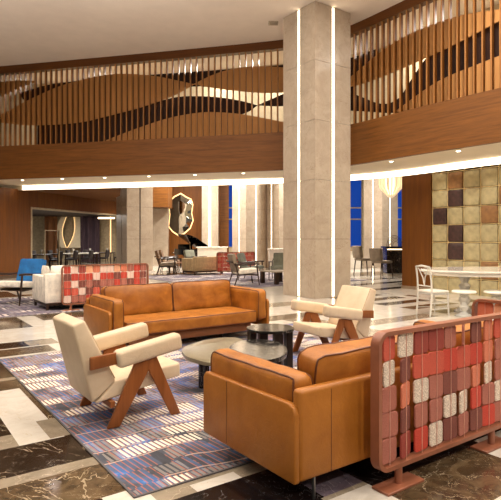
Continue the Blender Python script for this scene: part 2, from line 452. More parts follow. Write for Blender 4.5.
struct(ribbon(MB(), 0, LEN, SOFF, 4.71, 0, .12), 'trim_1', M['fascia'], 'curved walnut fascia of the balcony')
struct(ribbon(MB(), 0, LEN, 7.22, 7.469, -.02, .2), 'trim_2', M['beam'], 'dark walnut beam along the ceiling above the slats')
struct(ribbon(MB(), 0, LEN, SOFF, SOFF + .1, .121, 2.05), 'trim_3', M['soffit'], 'plaster soffit under the balcony')
struct(ribbon(MB(), 4.05, LEN, SOFF - .17, SOFF + .02, 2.052, 2.1), 'trim_4', M['led_cove'], 'glowing cove light along the back of the soffit')
struct(ribbon(MB(), 0, LEN, SOFF - .17, 7.469, 2.101, 2.2), 'wall_upper', M['beige_wall'])
# slatted screen of the balcony
bal = thing('slat_screen', 'tall screen of walnut slats and leaf shaped panels along the balcony edge', 'slat screen', (0, 0, 0))
def ang_at(s):
    _, (tx, ty) = cpos(s); x, y = tx * FY + ty * FX, -tx * FX + ty * FY
    return math.atan2(y, x)
s = 4.05; first = None
while s < 21.9:
    (x, y, z) = bpos(s, .06, 4.712)
    if first is None:
        o = MB().box(-.016, .016, -.05, -.025, 0, 2.506).box(-.011, .011, -.0249, .06, 0, 2.506, mi=1).build('slat', [M['slat'], M['beam']], bal, smooth=False); first = o  # darker rear fin puts the shade line beside each slat into colour
    else:
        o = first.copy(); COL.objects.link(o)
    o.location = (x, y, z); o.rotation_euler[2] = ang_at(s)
    s += .2
def scan(poly, s):
    zs = []
    for (a, za), (b, zb) in zip(poly, poly[1:] + poly[:1]):
        if a != b and min(a, b) <= s <= max(a, b): zs.append(za + (zb - za) * (s - a) / (b - a))
    return (min(zs), max(zs)) if zs else None
def smoothpoly(poly):
    return poly
def leaf(poly, off, mat, name, th=.03):
    a = min(p[0] for p in poly) + 1e-4; b = max(p[0] for p in poly) - 1e-4
    n = max(2, int((b - a) / .12)); rows = []
    prof = [scan(poly, a + (b - a) * i / n) for i in range(n + 1)]
    sm = []
    for i in range(n + 1):
        lo, hi = max(0, i - 3), min(n, i + 3); w = min(i - lo, hi - i)
        q = prof[i - w:i + w + 1]; sm.append((sum(c[0] for c in q) / len(q), sum(c[1] for c in q) / len(q)))
    mb = MB()
    for i in range(n + 1):
        s = a + (b - a) * i / n; z0, z1 = sm[i]; z1 = max(z1, z0 + .004)
        rows.append([mb.bm.verts.new(p) for p in (bpos(s, off, z0), bpos(s, off + th, z0), bpos(s, off + th, z1), bpos(s, off, z1))])
    for A, B in zip(rows, rows[1:]):
        for k in range(4): mb.bm.faces.new((A[k], B[k], B[(k+1) % 4], A[(k+1) % 4]))
    mb.bm.faces.new(rows[0]); mb.bm.faces.new(rows[-1][::-1])
    bmesh.ops.recalc_face_normals(mb.bm, faces=list(mb.bm.faces))
    return mb.build(name, mat, bal, smooth=False)
LF = {
'a': [(3.6, 7.0), (4.67, 7.02), (5.46, 7.02), (5.97, 6.95), (5.26, 6.72), (4.67, 6.52), (3.6, 6.2)],
'b': [(3.6, 5.7), (4.67, 5.9), (5.46, 6.26), (6.81, 6.72), (7.75, 6.88), (8.67, 6.98), (9.21, 6.97), (10.26, 6.83), (10.95, 6.65), (11.69, 6.44), (11.09, 6.13), (9.92, 5.82), (8.85, 5.63), (7.75, 5.44), (6.81, 5.41), (5.46, 5.44), (4.67, 5.58), (3.6, 5.68)],
'c': [(11.69, 6.44), (12.29, 6.70), (12.94, 6.83), (13.58, 6.86), (14.58, 6.74), (16.2, 6.3), (16.2, 6.2), (14.58, 5.95), (13.58, 6.04), (12.94, 6.16), (12.29, 6.28)],
'd': [(8.49, 4.76), (9.39, 5.04), (10.26, 5.28), (10.95, 5.44), (11.96, 5.54), (12.45, 5.51), (13.26, 5.4), (13.73, 5.28), (14.58, 5.07), (15.4, 4.76)],
'e': [(16.0, 5.9), (16.76, 6.22), (17.31, 6.47), (18.08, 6.65), (18.79, 6.72), (19.69, 6.71), (20.24, 6.65), (21.06, 6.45), (22.4, 6.4), (21.06, 6.27), (20.24, 6.11), (19.69, 6.02), (18.79, 5.93), (18.08, 5.88), (17.31, 5.84), (16.76, 5.84)],
'f': [(18.08, 4.82), (18.44, 4.97), (18.79, 5.08), (19.09, 5.22), (19.69, 5.36), (20.24, 5.41), (20.75, 5.47), (21.06, 5.5), (22.4, 5.55), (22.4, 4.78), (18.44, 4.79)]}
LD = {
'a': [(5.2, 6.62), (6.24, 6.84), (8.0, 6.9), (6.81, 6.6), (5.38, 6.2)],
'b': [(9.6, 6.9), (12.62, 6.86), (14.58, 6.84), (16.4, 6.86), (16.4, 6.7), (14.58, 6.6), (12.62, 6.4), (11.6, 6.4), (10.5, 6.5)],
'c': [(5.9, 5.45), (7.0, 5.45), (8.49, 5.66), (9.92, 5.9), (11.12, 6.13), (12.29, 6.04), (13.26, 5.84), (13.73, 5.66), (13.26, 5.35), (11.96, 5.4), (10.95, 5.3), (9.21, 4.9), (8.49, 4.73), (5.9, 4.73)],
'd': [(13.73, 5.66), (14.58, 5.97), (15.5, 6.2), (16.6, 6.0), (16.6, 5.65), (14.58, 5.56)],
'e': [(16.5, 6.72), (17.4, 6.72), (17.31, 6.4), (16.76, 6.1), (16.5, 6.05)],
'f': [(16.5, 5.72), (17.1, 5.36), (17.6, 5.1), (18.08, 5.12), (18.6, 5.45), (18.65, 5.98), (19.69, 6.1), (21.06, 6.35), (22.4, 6.4), (22.4, 4.76), (18.5, 4.76), (17.77, 4.86), (17.1, 5.05), (16.5, 5.2)]}
for k, q in LF.items(): leaf(q, .24, M['leaf'], 'leaf_panel')
for k, q in LD.items(): leaf(q, .36, M['darkleaf'], 'dark_panel')['label'] = 'dark wood panel behind the slats'
# downlights in the soffit
dl = None
DLS = [(5.35,), (6.9,), (8.5,), (10.1,), (11.7,), (13.3,), (17.9,), (19.9,)]
for i, (s,) in enumerate(DLS):
    p = bpos(s, .32, SOFF - .012)
    lab = 'small round recessed downlight in the balcony soffit, ' + ['farthest left of the row', 'second from the left end', 'third from the left end', 'fourth from the left end', 'third left of the tall column', 'nearest left of the tall column', 'nearest right of the tall column', 'farthest right, above the padded wall'][i]
    if dl is None:
        dl = thing('downlight', lab, 'downlight', p, 0, 'downlights in the balcony soffit')
        MB().lathe([(.056, -.004), (.078, -.004), (.078, .011), (.056, .011)], 20).build('trim_ring', M['white'], dl)
        MB().lathe([(.01, -.016), (.035, -.014), (.05, -.005), (.052, .010), (.01, .010)], 20).build('lens', M['lamp'], dl)
    else: dup(dl, p, 0, lab)

# ------------------------------------------------------------------ columns
def column(x, y, a, z1, label, leds=True, name='stone_column', rz=0, body='stone', cut=False):
    t = thing(name, label, 'column', (x, y, 0), rz)
    mb = MB(); z = 0.0; g = .035
    # four faces with a recessed vertical channel in the middle of each
    w = (.045 if a < 1.261 and x < 10 else .032) if leds else .03
    c = a / 2 - w
    while z < z1 - .01:
        h = min(1.5, z1 - z)
        for sx in (0, 1):
            for sy in (0, 1):
                mb.box(sx * (a - c), c + sx * (a - c), sy * (a - c), c + sy * (a - c), z + .004, z + h - .004)
        z += h
    mb.build('cladding', M[body], t, smooth=False)
    MB().box(g, a - g, g, a - g, 0, z1).build('core', M['groove'] if leds else M['bronze'], t, smooth=False)
    if leds:
        for k in range(4):
            m = T(a / 2, a / 2, 0) @ RZ(k * PI / 2)
            MB().box(-w + .006, w - .006, -a / 2 + .012, -a / 2 + .033, .02, z1 - .02, mx=m).build('light_strip', M['led'], t, smooth=False)
    return t
column(8.89, 9.64, 1.26, 7.465, 'tall pale stone column with glowing vertical light strips, nearest the seating')
column(14.96, 21.27, 1.26, 6.5, 'distant pale stone column with two light strips, left of the tall column')
column(16.25, 20.25, 1.26, 6.5, 'distant lit stone column partly hidden behind the tall column')
column(21.29, 18.0, 1.26, 6.5, 'distant lit stone column behind the counter under the globe chandelier')
x, y = W(-5.65, 24.0)
column(x, y, 1.3, 4.6, 'pale stone column with a dark groove beside the restaurant opening', leds=False)

# ------------------------------------------------------------------ walls beyond
WL = (3.64, 21.1); wa = math.atan2(.622, .783); wd = (.783, .622); wn = (-.622, .783)
def WP(s, t): return (WL[0] + wd[0] * s + wn[0] * t, WL[1] + wd[1] * s + wn[1] * t)
def wbox(mb, s0, s1, t0, t1, z0, z1, **k):
    p = [WP(s0, t0), WP(s1, t0), WP(s1, t1), WP(s0, t1)]; mb.prism(p, z0, z1, **k); return mb
mb = MB()
SO0, SO1 = 1.73, 7.9                     # opening to the restaurant
wbox(mb, -6, SO0, 0, .3, 0, 3.44); wbox(mb, SO0, 9.2, 0, .3, 2.77, 3.44)
struct(mb, 'wall_left', M['wallwood'], smooth=False)
mb = MB()
for i in range(15): wbox(mb, -5 + i * .55, -5 + i * .55 + .005, -.003, 0, .12 if -5 + i * .55 < SO0 else 2.79, 3.43)
struct(mb, 'trim_5', M['groove'], 'thin vertical joints in the wood wall', smooth=False)
struct(wbox(MB(), -6, SO0, -.02, 0, 0, .12), 'baseboard_left', M['groove'], smooth=False)
mb = MB(); wbox(mb, SO0 - .02, SO0 + .04, -.03, .32, 0, 2.77); wbox(mb, SO0 - .02, 9.0, -.03, .32, 2.73, 2.79)
struct(mb, 'trim_6', M['mullion'], 'metal trim around the restaurant opening', smooth=False)
# low wood ceiling on the left
mb = MB(); mb.prism([W(-17, 22.3), W(-9.3, 20.45), W(-4.77, 19.35), W(-5.85, 23.5), W(-6.55, 25.0), W(-6.1, 26.5), W(-5.2, 27.0), W(-5.5, 31), W(-9, 31)], 3.44, 3.5)
struct(mb, 'ceiling_left', M['ceilwood'], smooth=False)
def cbox(mb, px0, px1, d, th, z0, z1, **k):       # a wall piece facing the camera side, between two bearings
    a, b = (px0 - 250) / 520, (px1 - 250) / 520
    mb.prism([W(a * d, d), W(b * d, d), W(b * d, d + th), W(a * d, d + th)], z0, z1, **k); return mb
# restaurant interior behind the opening
struct(cbox(MB(), -20, 128, 33.5, .2, 0, 3.4), 'wall_restaurant', M['taupe_wall'], smooth=False)
struct(MB().prism([W(-17, 22.5), W(-13.2, 22.0), W(-6.9, 27.6), W(-6.9, 33.4), W(-17, 33.4)], 2.95, 3.0), 'ceiling_restaurant', M['dark_wall'], smooth=False)
# stone wall and bulkhead beside the groove column
struct(cbox(MB(), 146, 168.5, 30, .4, 0, 6.5), 'wall_stone', M['stone'], smooth=False)
struct(cbox(MB(), 151, 168.8, 28.4, 1.55, 3.25, 6.4), 'trim_7', M['fascia'], 'wood bulkhead under the far ceiling', smooth=False)
struct(cbox(MB(), 168, 203, 32.5, .3, 0, 6.5), 'wall_back', M['wallwood'], smooth=False)
struct(cbox(MB(), 219, 229.5, 31.8, .3, 0, 6.5), 'wall_niche', M['fascia'], smooth=False)
mb = MB(); cbox(mb, 202.5, 219, 31.0, 1.2, 0, 6.5)
t = struct(mb, 'wall_pilaster', M['stone'], smooth=False)
mb = MB(); cbox(mb, 209.3, 211.3, 30.95, .05, .3, 6.4); struct(mb, 'trim_8', M['led'], 'vertical light strip on the far pilaster', smooth=False)
# windows with dusk outside
struct(cbox(MB(), 215, 420, 39, .1, -1, 12), 'sky', M['sky'], 'blue dusk sky outside the windows', smooth=False)
def window(name, px0, px1, d, mull, z0=.95, z1=6.5):
    mb = MB(); cbox(mb, px0, px1, d + .03, .02, z0, z1); o = struct(mb, name, M['pane'], smooth=False)
    f = MB()
    for px in mull: cbox(f, px - 1.2, px + 1.2, d, .12, z0, z1)
    for z in (z0 + .03, 2.72, 3.42): cbox(f, px0, px1, d + .005, .07, z - .04, z + .04)
    f.build('window_frame', M['mullion'], o, smooth=False)
    struct(cbox(MB(), px0, px1, d, .3, 0, z0 - .01), 'wall_sill', M['beige_wall'], smooth=False)
window('window_1', 229.5, 262, 32, [236])
window('window_2', 330, 371, 32, [363.5])
window('window_3', 394, 450, 32, [404])
# the far ceiling over the windows
struct(MB().prism([W(-5.4, 20), W(12, 17), W(14, 34), W(-5.4, 34)], 6.52, 6.6), 'ceiling_back', M['plaster'], smooth=False)
# right: wood pier and padded wall
struct(MB().box(12.95, 13.5, 9.165, 10.18, .09, 4.6), 'wall_right', M['wallwood'], smooth=False)
struct(MB().box(12.93, 13.52, 9.16, 10.2, 0, .09), 'baseboard_right', M['stone_grey'], smooth=False)
struct(MB().box(13.04, 13.5, 3.0, 9.155, 0, 3.6), 'wall_padded', M['groove'], smooth=False)
pw = thing('padded_wall', 'wall of square gold and plum padded panels in a brass grid', 'wall panel', (13.0, 9.15, 0))
mats = {}
proto = {}
special = {(0, 1): 'pad_brown', (1, 1): 'pad_plum', (2, 0): 'pad_plum', (2, 3): 'pad_brown', (3, 1): 'pad_plum', (4, 1): 'pad_plum', (1, 4): 'pad_brown', (5, 3): 'pad_brown', (2, 5): 'pad_plum', (4, 4): 'pad_brown'}
for r_ in range(7):
    for c_ in range(8):
        k = special.get((r_, c_), 'pad')
        if k not in proto:
            proto[k] = o = MB().cushion(-.1, 0, -.225, .225, -.225, .225, 'x', .35, 8, .035, .004).build('pad', M[k], pw)
            if k != 'pad': o['label'] = 'darker padded panel'
        else:
            o = proto[k].copy(); COL.objects.link(o)
        o.location = (.03, -.27 - c_ * .49, 3.12 - r_ * .49); o.rotation_euler = (0, random.uniform(-.05, .05), random.uniform(-.09, .09))
mb = MB()
for c_ in range(9): mb.box(-.03, .02, -.025 - c_ * .49 - .008, -.025 - c_ * .49 + .008, 0, 3.43)
mb.build('upright', M['brass'], pw, smooth=False)
mb = MB()
for r_ in range(8): mb.box(-.035, .02, -4.05, -.01, 3.365 - r_ * .49 - .009, 3.365 - r_ * .49 + .009) if r_ < 7 else None
mb.build('crossbar', M['brass'], pw, smooth=False)

# ------------------------------------------------------------------ rugs
def rug(name, x0, x1, y0, y1, mat, label, h=.008):
    t = thing(name, label, 'rug', ((x0 + x1) / 2, (y0 + y1) / 2, 0))
    a, b = (x1 - x0) / 2, (y1 - y0) / 2
    MB().box(-a + .014, a - .014, -b + .014, b - .014, .001, h).build('pile', mat, t, smooth=False)
    mb = MB()
    mb.box(-a, a, -b, -b + .014, .001, h + .001); mb.box(-a, a, b - .014, b, .001, h + .001)
    mb.box(-a, -a + .014, -b + .014, b - .014, .001, h + .001); mb.box(a - .014, a, -b + .014, b - .014, .001, h + .001)
    mb.build('binding', M['rug_edge'], t, smooth=False)
    return t
rug('area_rug', 1.2, 6.0, 2.83, 7.05, M['rug'], 'blue, white and rust patterned rug under the leather sofas and stone tables')
rug('area_rug', -1.0, 6.6, 10.78, 14.2, M['rug_plum'], 'plum grey patterned rug under the white sofa at left')
rug('area_rug', 8.3, 14.6, 12.9, 19.6, M['rug_plum'], 'plum grey patterned rug under the distant grey armchairs')

# ------------------------------------------------------------------ leather sofas
def make_sofa(label, loc, rz, Wd=2.56, D=1.02):
    t = thing('leather_sofa', label, 'sofa', loc, rz)
    # back panel and two arm panels of stretched hide
    MB().box(.03, Wd - .03, 0, .075, .135, .655, .028, 4).build('back_panel', M['panel_leather'], t)
    for s in (0, 1):
        x = 0 if s == 0 else Wd - .045
        MB().prism([(.012, .13), (D - .01, .13), (D - .01, .53), (D - .04, .565), (.07, .575), (.03, .56), (.012, .52)], x, x + .045, 'yz', .012, 3).build('arm_panel', M['panel_leather'], t)
        xs_ = (.04, .225) if s == 0 else (Wd - .225, Wd - .04)
        mb = MB().cushion(xs_[0], xs_[1], .08, D - .005, .25, .712, 'x', .14, 14, .065, .009, s * 3); L = mb.loops
        a = mb.build('arm_cushion', M['leather'], t)
        for sg in (-1, 1): MB().tube(L[sg], .0065, 6, True).build('piping', M['piping'], a)
    # one long seat cushion
    mb = MB().cushion(.235, Wd - .235, .34, D, .215, .415, 'z', .12, 16, .05, .006, 5); L = mb.loops
    sc_ = mb.build('seat_cushion', M['leather'], t)
    for sg in (-1, 1): MB().tube(L[sg], .0065, 6, True).build('piping', M['piping'], sc_)
    # two big back cushions, leaning
    for k in (0, 1):
        w = (Wd - .44) / 2; x0 = .22 + k * w
        m = T(0, .095, .335) @ RX(math.radians(8)) 
        mb = MB(); mb.cushion(x0 + .005, x0 + w - .005, 0, .25, 0, .47, 'y', .35, 14, .07, .012, k * 7 + 2)
        bmesh.ops.transform(mb.bm, matrix=m, verts=list(mb.bm.verts))
        c = mb.build('back_cushion', M['leather'], t)
        for sg in (-1, 1): MB().tube([m @ p for p in mb.loops[sg]], .0065, 6, True).build('piping', M['piping'], c)
    # seams of the panels
    mb = MB()
    for x in (.27, Wd - .8): MB().box(x, x + .004, -.0015, .002, .15, .63).build('seam', M['piping'], t, smooth=False)
    for y_ in (.7,): mb.box(-.0015, .002, y_, y_ + .004, .15, .56)
    mb.build('seam', M['piping'], t, smooth=False)
    MB().box(.3, Wd - .3, .12, D - .08, .10, .21, .006, 2).build('plinth', M['walnut'], t)
    for x in (.17, Wd - .17):
        for y_ in (.04, D - .12): MB().lathe([(.011, 0), (.011, .134)], 12, T(x, y_, 0)).build('leg', M['steel'], t)
    for x in (.8, Wd - .8): MB().box(x - .012, x + .012, D - .13, D - .1, 0, .101).build('leg', M['bronze'], t)
    return t
sofa1 = make_sofa('cognac leather sofa seen from behind, standing at the mosaic screen in front', (1.875, 2.19, 0), 0)
sofa2 = dup(sofa1, (4.92, 7.38, .0105), PI, 'cognac leather sofa facing the viewer beyond the stone tables')

# ------------------------------------------------------------------ cream V-leg armchairs
def make_chair(label, loc, rz):
    t = thing('lounge_armchair', label, 'armchair', loc, rz, )
    MB().prism([(.34, .42), (.345, .302), (-.41, .19), (-.25, .345)], -.29, .29, 'xz', .022, 4).build('seat', M['cream_hide'], t)
    b = MB().prism([(-.43, .195), (-.235, .345), (-.49, .86), (-.59, .822)], -.29, .29, 'xz', .022, 4).build('backrest', M['cream_hide'], t)
    for sy in (-1, 1):
        MB().tube([(-.245, sy * .276, .37), (-.489, sy * .276, .847), (-.58, sy * .276, .812), (-.43, sy * .276, .225)], .005, 6).build('piping', M['cream_piping'], b)
        y0, y1 = (-.36, -.325) if sy < 0 else (.325, .36)
        MB().prism([(-.095, .50), (.03, .50), (.02, .42), (-.235, 0), (-.335, 0)], y0, y1, 'xz', .006, 2).build('leg', M['teak'], t)
        y2, y3 = (-.354, -.331) if sy < 0 else (.331, .354)
        MB().prism([(-.01, .50), (.09, .51), (.31, 0), (.222, 0), (.005, .43)], y2, y3, 'xz', .006, 2).build('leg', M['teak'], t)
        MB().prism([(-.47, .475), (-.47, .575), (.26, .625), (.26, .55)], y0 + .002, y1 - .002, 'xz', .006, 2).build('arm_rail', M['teak'], t)
        c = T(.02, sy * .335, .578) @ RY(-math.radians(9.5))
        MB().box(-.285, .29, -.062, .062, -.072, .068, .034, 5, c).build('arm_pad', M['cream_hide'], t)
    MB().box(-.30, -.26, -.328, .328, .15, .20, .006, 2).build('stretcher', M['teak'], t)
    return t
ch1 = make_chair('cream armchair with V-shaped wood legs on the patterned rug at left', (1.79, 4.31, .012), 0)
ch2 = dup(ch1, (4.71, 4.88, .012), math.radians(175), 'cream armchair with V-shaped wood legs in front of the tall column')

# ------------------------------------------------------------------ stone tables
def poly_round(pts, k=4):
    out = []
    n = len(pts)
    for i in range(n):
        a, b, c = Vector(pts[i-1]), Vector(pts[i]), Vector(pts[(i+1) % n])
        p0 = b + (a - b) * .28; p1 = b + (c - b) * .28
        for j in range(k + 1):
            u = j / k; out.append(tuple(p0 * (1-u)**2 + b * 2*u*(1-u) + p1 * u*u))
    return out
gp = [(2.55, 4.80), (2.70, 4.97), (3.02, 5.14), (3.28, 5.16), (3.44, 5.04), (3.26, 4.5), (3.2, 4.2), (2.87, 3.98), (2.5, 4.14), (2.45, 4.5)]
cx0, cy0 = 2.95, 4.55
t = thing('coffee_table', 'low wide coffee table with a grey-green stone top between the sofas', 'table', (cx0, cy0, .012))
MB().prism(poly_round([(x - cx0, y - cy0) for x, y in gp]), .30, .335, bev=.006, seg=2).build('tabletop', M['tabletop'], t)
for (x, y) in ((2.66, 4.52), (3.15, 4.9), (2.85, 4.2)): MB().lathe([(.055, 0), (.055, .30)], 24, T(x - cx0, y - cy0, 0)).build('leg', M['black'], t)
px, py = W(.085, 5.12)
t = thing('coffee_table', 'black marble oval side table overlapping the low grey table', 'table', (px, py, .012), YAW)
prof = [(.93, .375), (.99, .38), (1, .395), (.985, .408), (.0005, .408)]
MB().lathe([(.3, .36), (.98, .362), (1, .385), (.985, .408), (.0005, .408)], 48, None, .29, .50).build('tabletop', M['blacktop'], t)
for (x, y) in ((.23, .18), (.2, -.15), (-.02, -.42)): MB().lathe([(.028, 0), (.028, .361)], 20, T(x, y, 0)).build('leg', M['bronze'], t)
px, py = W(.237, 5.88)
t = thing('side_table', 'small round black stone side table, taller, beside the far cream armchair', 'table', (px, py, .012), YAW)
MB().lathe([(.2, .455), (.268, .46), (.272, .475), (.266, .488), (.0005, .488)], 40).build('tabletop', M['blacktop'], t)
for k, a in enumerate((20, 110, 200, 290)):
    m = RZ(math.radians(a)) @ T(.225, 0, 0)
    MB().box(-.04, .035, -.05, .05, 0, .457, .004, 1, m).build('leg', M['bronze'], t)

# ------------------------------------------------------------------ mosaic screens
tileproto = {}
def make_tile(k):
    if k not in tileproto:
        pts = poly_round([(-.071, -.0735), (.071, -.0735), (.071, .0735), (-.071, .0735)], 4)
        q = []
        for i in range(4):      # small corner radius
            cxx, czz = [(-1, -1), (1, -1), (1, 1), (-1, 1)][i]
            for j in range(5):
                a = PI + i * PI / 2 + j * PI / 8
                q.append((cxx * .0495 + .023 * math.cos(a), czz * .0505 + .023 * math.sin(a)))
        o = MB().prism(q, -.007, .007, 'xz', .003, 1).build('tile', M[k], None); tileproto[k] = o.data
        bpy.data.objects.remove(o)
    return tileproto[k]
def make_screen(label, loc, rz, ncol, layout, posts, Z0=.12, Z1=.95):
    sp = .155; Wd = ncol * sp + .085
    t = thing('mosaic_screen', label, 'screen', loc, rz)
    mb = MB(); r = .085; path = []
    for (cx, cz, a0) in ((r, Z0 + r, 180), (Wd - r, Z0 + r, 270), (Wd - r, Z1 - r, 0), (r, Z1 - r, 90)):
        for j in range(9):
            a = math.radians(a0 + j * 11.25); path.append((cx, cz, math.cos(a), math.sin(a)))
    rings = []
    for (cx, cz, ca, sa) in path:
        rings.append([mb.bm.verts.new((cx + ca * rr, yy, cz + sa * rr)) for rr, yy in ((r, -.030), (r - .026, -.030), (r - .026, .036), (r, .036))])
    n = len(rings)
    for i in range(n):
        A, B = rings[i], rings[(i+1) % n]
        for k in range(4): mb.bm.faces.new((A[k], A[(k+1) % 4], B[(k+1) % 4], B[k]))
    bmesh.ops.recalc_face_normals(mb.bm, faces=list(mb.bm.faces))
    mb.build('frame', M['copper'], t)
    pl = .17 if len(posts) > 2 or posts[1] > 1 else .1
    for px in posts:
        p = MB().lathe([(.024, .015), (.024, Z0 + .004)], 16, T(px, 0, 0)).build('post', M['copper'], t)
        MB().box(px - pl, px + pl, -.065, .065, 0, .016, .003, 1).build('foot_plate', M['copper'], t)
    rod = None
    for c in range(ncol):
        x = .0425 + sp * (c + .5)
        if rod is None:
            rod = o = MB().tube([(0, -.0, Z0 + .024), (0, -.0, Z1 - .024)], .0026, 6).build('rod', M['rod'], t)
        else: o = rod.copy(); COL.objects.link(o)
        o.location = (x, -.0095, 0)
        for r_ in range(5):
            ch = layout[r_][c]
            k, a = ch
            if k is None: continue
            o = bpy.data.objects.new('tile', make_tile(k)); COL.objects.link(o); o.parent = t
            o.location = (x, 0, Z1 - .026 - .0765 - r_ * .1535); o.rotation_euler[2] = math.radians(a)
    return t
KEY = dict(C='coral', R='red', B='brick', D='dusty', M='maroon', T='tan', P='peach', L='lace', U='blush')
def lay(rows, rots=None):
    out = []
    for i, row in enumerate(rows):
        rr = []
        for j, ch in enumerate(row):
            a = random.uniform(-6, 6)
            if rots and (i, j) in rots: a = rots[(i, j)]
            rr.append((KEY[ch], a))
        out.append(rr)
    return out
near = lay(['CLBBDDMTCDLRMDC', 'LMCCRCRTDCRDMLD', 'DTLDMDTLDRMCDTL', 'DMDDLLRDLMCDTRD', 'DBRLMDMRDDCLMTR'],
           {(0, 0): 13, (0, 5): 31, (1, 0): 15, (1, 1): 17, (2, 1): 20, (3, 1): 18, (4, 1): 16, (2, 6): 12, (3, 5): 16, (0, 7): 10, (1, 7): 8, (2, 7): 14, (3, 6): 6, (4, 5): 8})
scr = make_screen('large mosaic screen of red and white woven tiles in a copper frame, nearest at right', (2.37, 2.055, 0), 0, 15, near, (.21, 1.25, 2.2))
mid = lay(['RUBPTUUPTDRD', 'MRRRURRMRURM', 'CUMDMDDRDMRD', 'RCUMCDRURMCR', 'UDDRMRCDURDM'])
make_screen('red, peach and white mosaic screen behind the left end of the facing sofa', (3.09, 11.07, 0), 0, 12, mid, (.19, 1.75))
small = lay(['TPT', 'CTP', 'TCT', 'DTC', 'TDC'])
make_screen('small mosaic screen with orange tiles, seen over the right end of the front screen', (4.52, 2.74, 0), -PI / 2, 3, small, (.15, .40))
far = lay(['RTRCRTRRCRTR', 'CRRTRCRRTRRC', 'RRTCRRTRCRRT', 'TRCRRCRTRRCR', 'RCRTRRCRTRRC'])
make_screen('distant orange red mosaic screen beside the sand sofa', (11.45, 18.4, 0), 0, 12, far, (.19, 1.75))

# ------------------------------------------------------------------ white sofa at left
def box_sofa(label, loc, rz, Wd, D, H, mat, pillows=()):
    t = thing('fabric_sofa', label, 'sofa', loc, rz)
    MB().box(0, Wd, 0, .16, .15, H, .02, 3).build('backrest', mat, t)
    for x in (0, Wd - .16): MB().box(x, x + .16, .165, D, .15, H - .06, .02, 3).build('arm', mat, t)
    MB().cushion(.165, Wd - .165, .17, D, .2, .44, 'z', .1, 8, .04, .003).build('seat_cushion', mat, t)
    MB().box(.03, Wd - .03, .03, D - .03, .09, .15).build('base', M['ebony'], t, smooth=False)
    for x in (.06, Wd - .06):
        for y in (.06, D - .06): MB().box(x - .025, x + .025, y - .025, y + .025, 0, .09).build('leg', M['ebony'], t, smooth=False)
    return t
box_sofa('white fabric sofa on black legs behind the left mosaic screen', (2.80, 11.22, .012), 0, 2.3, 1.1, .76, M['white_fabric'])
def pillow(label, x, y, z, rz, lean, m, s=.46, cat='pillow'):
    t = MB(); t.cushion(-s / 2, s / 2, -.07, .07, 0, s, 'y', .8, 10, .03, .006)
    bmesh.ops.transform(t.bm, matrix=RX(lean), verts=list(t.bm.verts))
    o = t.build('throw_pillow', m, None, loc=(x, y, z), rz=rz); tag(o, label, cat); return o
pillow('white throw pillow leaning at the near arm of the white sofa', 3.06, 12.05, .445, PI / 2, -.1, M['white_fabric'], .46)
pillow('white throw pillow peeking above the white sofa back beside the screen', 3.22, 11.47, .452, .0, 0.0, M['white_fabric'], .48)

# ------------------------------------------------------------------ dark framed lounge chairs
def frame_chair(label, loc, rz, backm, seatm, group=None, buttons=False, sc=1.0):
    """faces +x"""
    t = thing('wood_frame_armchair', label, 'armchair', loc, rz, group); t.scale = (sc, sc, sc)
    m = T(-.22, 0, .36) @ RY(-math.radians(16))
    mb = MB(); mb.cushion(-.07, .05, -.30, .30, 0, .50, 'x', .2, 8, .035, .003)
    bmesh.ops.transform(mb.bm, matrix=m, verts=list(mb.bm.verts)); b = mb.build('back_cushion', backm, t)
    if buttons:
        for y in (-.1, .1):
            MB().lathe([(.02, -.004), (.02, .006), (.01, .012)], 10, m @ T(.047, y, .33) @ RY(PI / 2)).build('button', backm, b)
    m2 = T(0, 0, .30) @ RY(-math.radians(5))
    mb = MB(); mb.cushion(-.25, .36, -.30, .30, 0, .13, 'z', .15, 8, .035, .003)
    bmesh.ops.transform(mb.bm, matrix=m2, verts=list(mb.bm.verts)); mb.build('seat_cushion', seatm, t)
    for sy in (-1, 1):
        y = sy * .335
        MB().tube([(.34, y, .0), (.30, y, .3), (.27, y, .555)], [.014, .019, .02], 8).build('leg', M['ebony'], t)
        MB().tube([(-.34, y, .0), (-.24, y, .3), (-.33, y, .60)], [.014, .019, .015], 8).build('leg', M['ebony'], t)
        MB().tube([(-.36, y, .56), (-.1, y, .55), (.2, y, .575), (.34, y, .57)], [.014, .02, .024, .02], 8).build('armrest', M['ebony'], t)
        MB().tube([(-.26, y, .29), (.31, y, .27)], .014, 8).build('side_rail', M['ebony'], t)
    MB().box(-.28, .31, -.325, .325, .268, .288).build('seat_frame', M['ebony'], t, smooth=False)
    MB().box(-.44, -.42, -.34, .34, .62, .67, .006, 2, T(.03, 0, -.02)).build('top_rail', M['ebony'], t)
    return t
frame_chair('blue cushioned armchair with dark wood frame and white seat beside the white sofa', (2.66, 12.92, .012), PI + .58, M['blue_fabric'], M['white_fabric'], buttons=True, sc=1.2)
frame_chair('grey armchair with a pale seat in profile, nearest of the distant group', (9.72, 13.95, .012), -.35, M['taupe_fabric'], M['white_fabric'], sc=1.2)
frame_chair('sage grey armchair behind the nearest grey armchair of the distant group', (11.2, 15.6, .012), -.9, M['grey_fabric'], M['grey_fabric'], sc=1.15)
frame_chair('sage grey armchair facing the viewer beside the tall column', (12.05, 14.9, .012), -2.4, M['grey_fabric'], M['grey_fabric'], sc=1.15)
frame_chair('taupe armchair in profile at the groove column, nearer of the two', (9.9, 19.9, .012), -.5, M['brown_fabric'], M['taupe_fabric'], sc=1.2)
frame_chair('brown armchair behind the taupe armchair near the groove column', (10.9, 21.6, .0), -.55, M['brown_fabric'], M['brown_fabric'], sc=1.2)
t = thing('coffee_table', 'dark square coffee table between the distant grey armchairs', 'table', (11.0, 13.75, .012), 0)
MB().box(-.45, .45, -.45, .45, .38, .42, .006, 1).build('tabletop', M['taupe_fabric'], t)
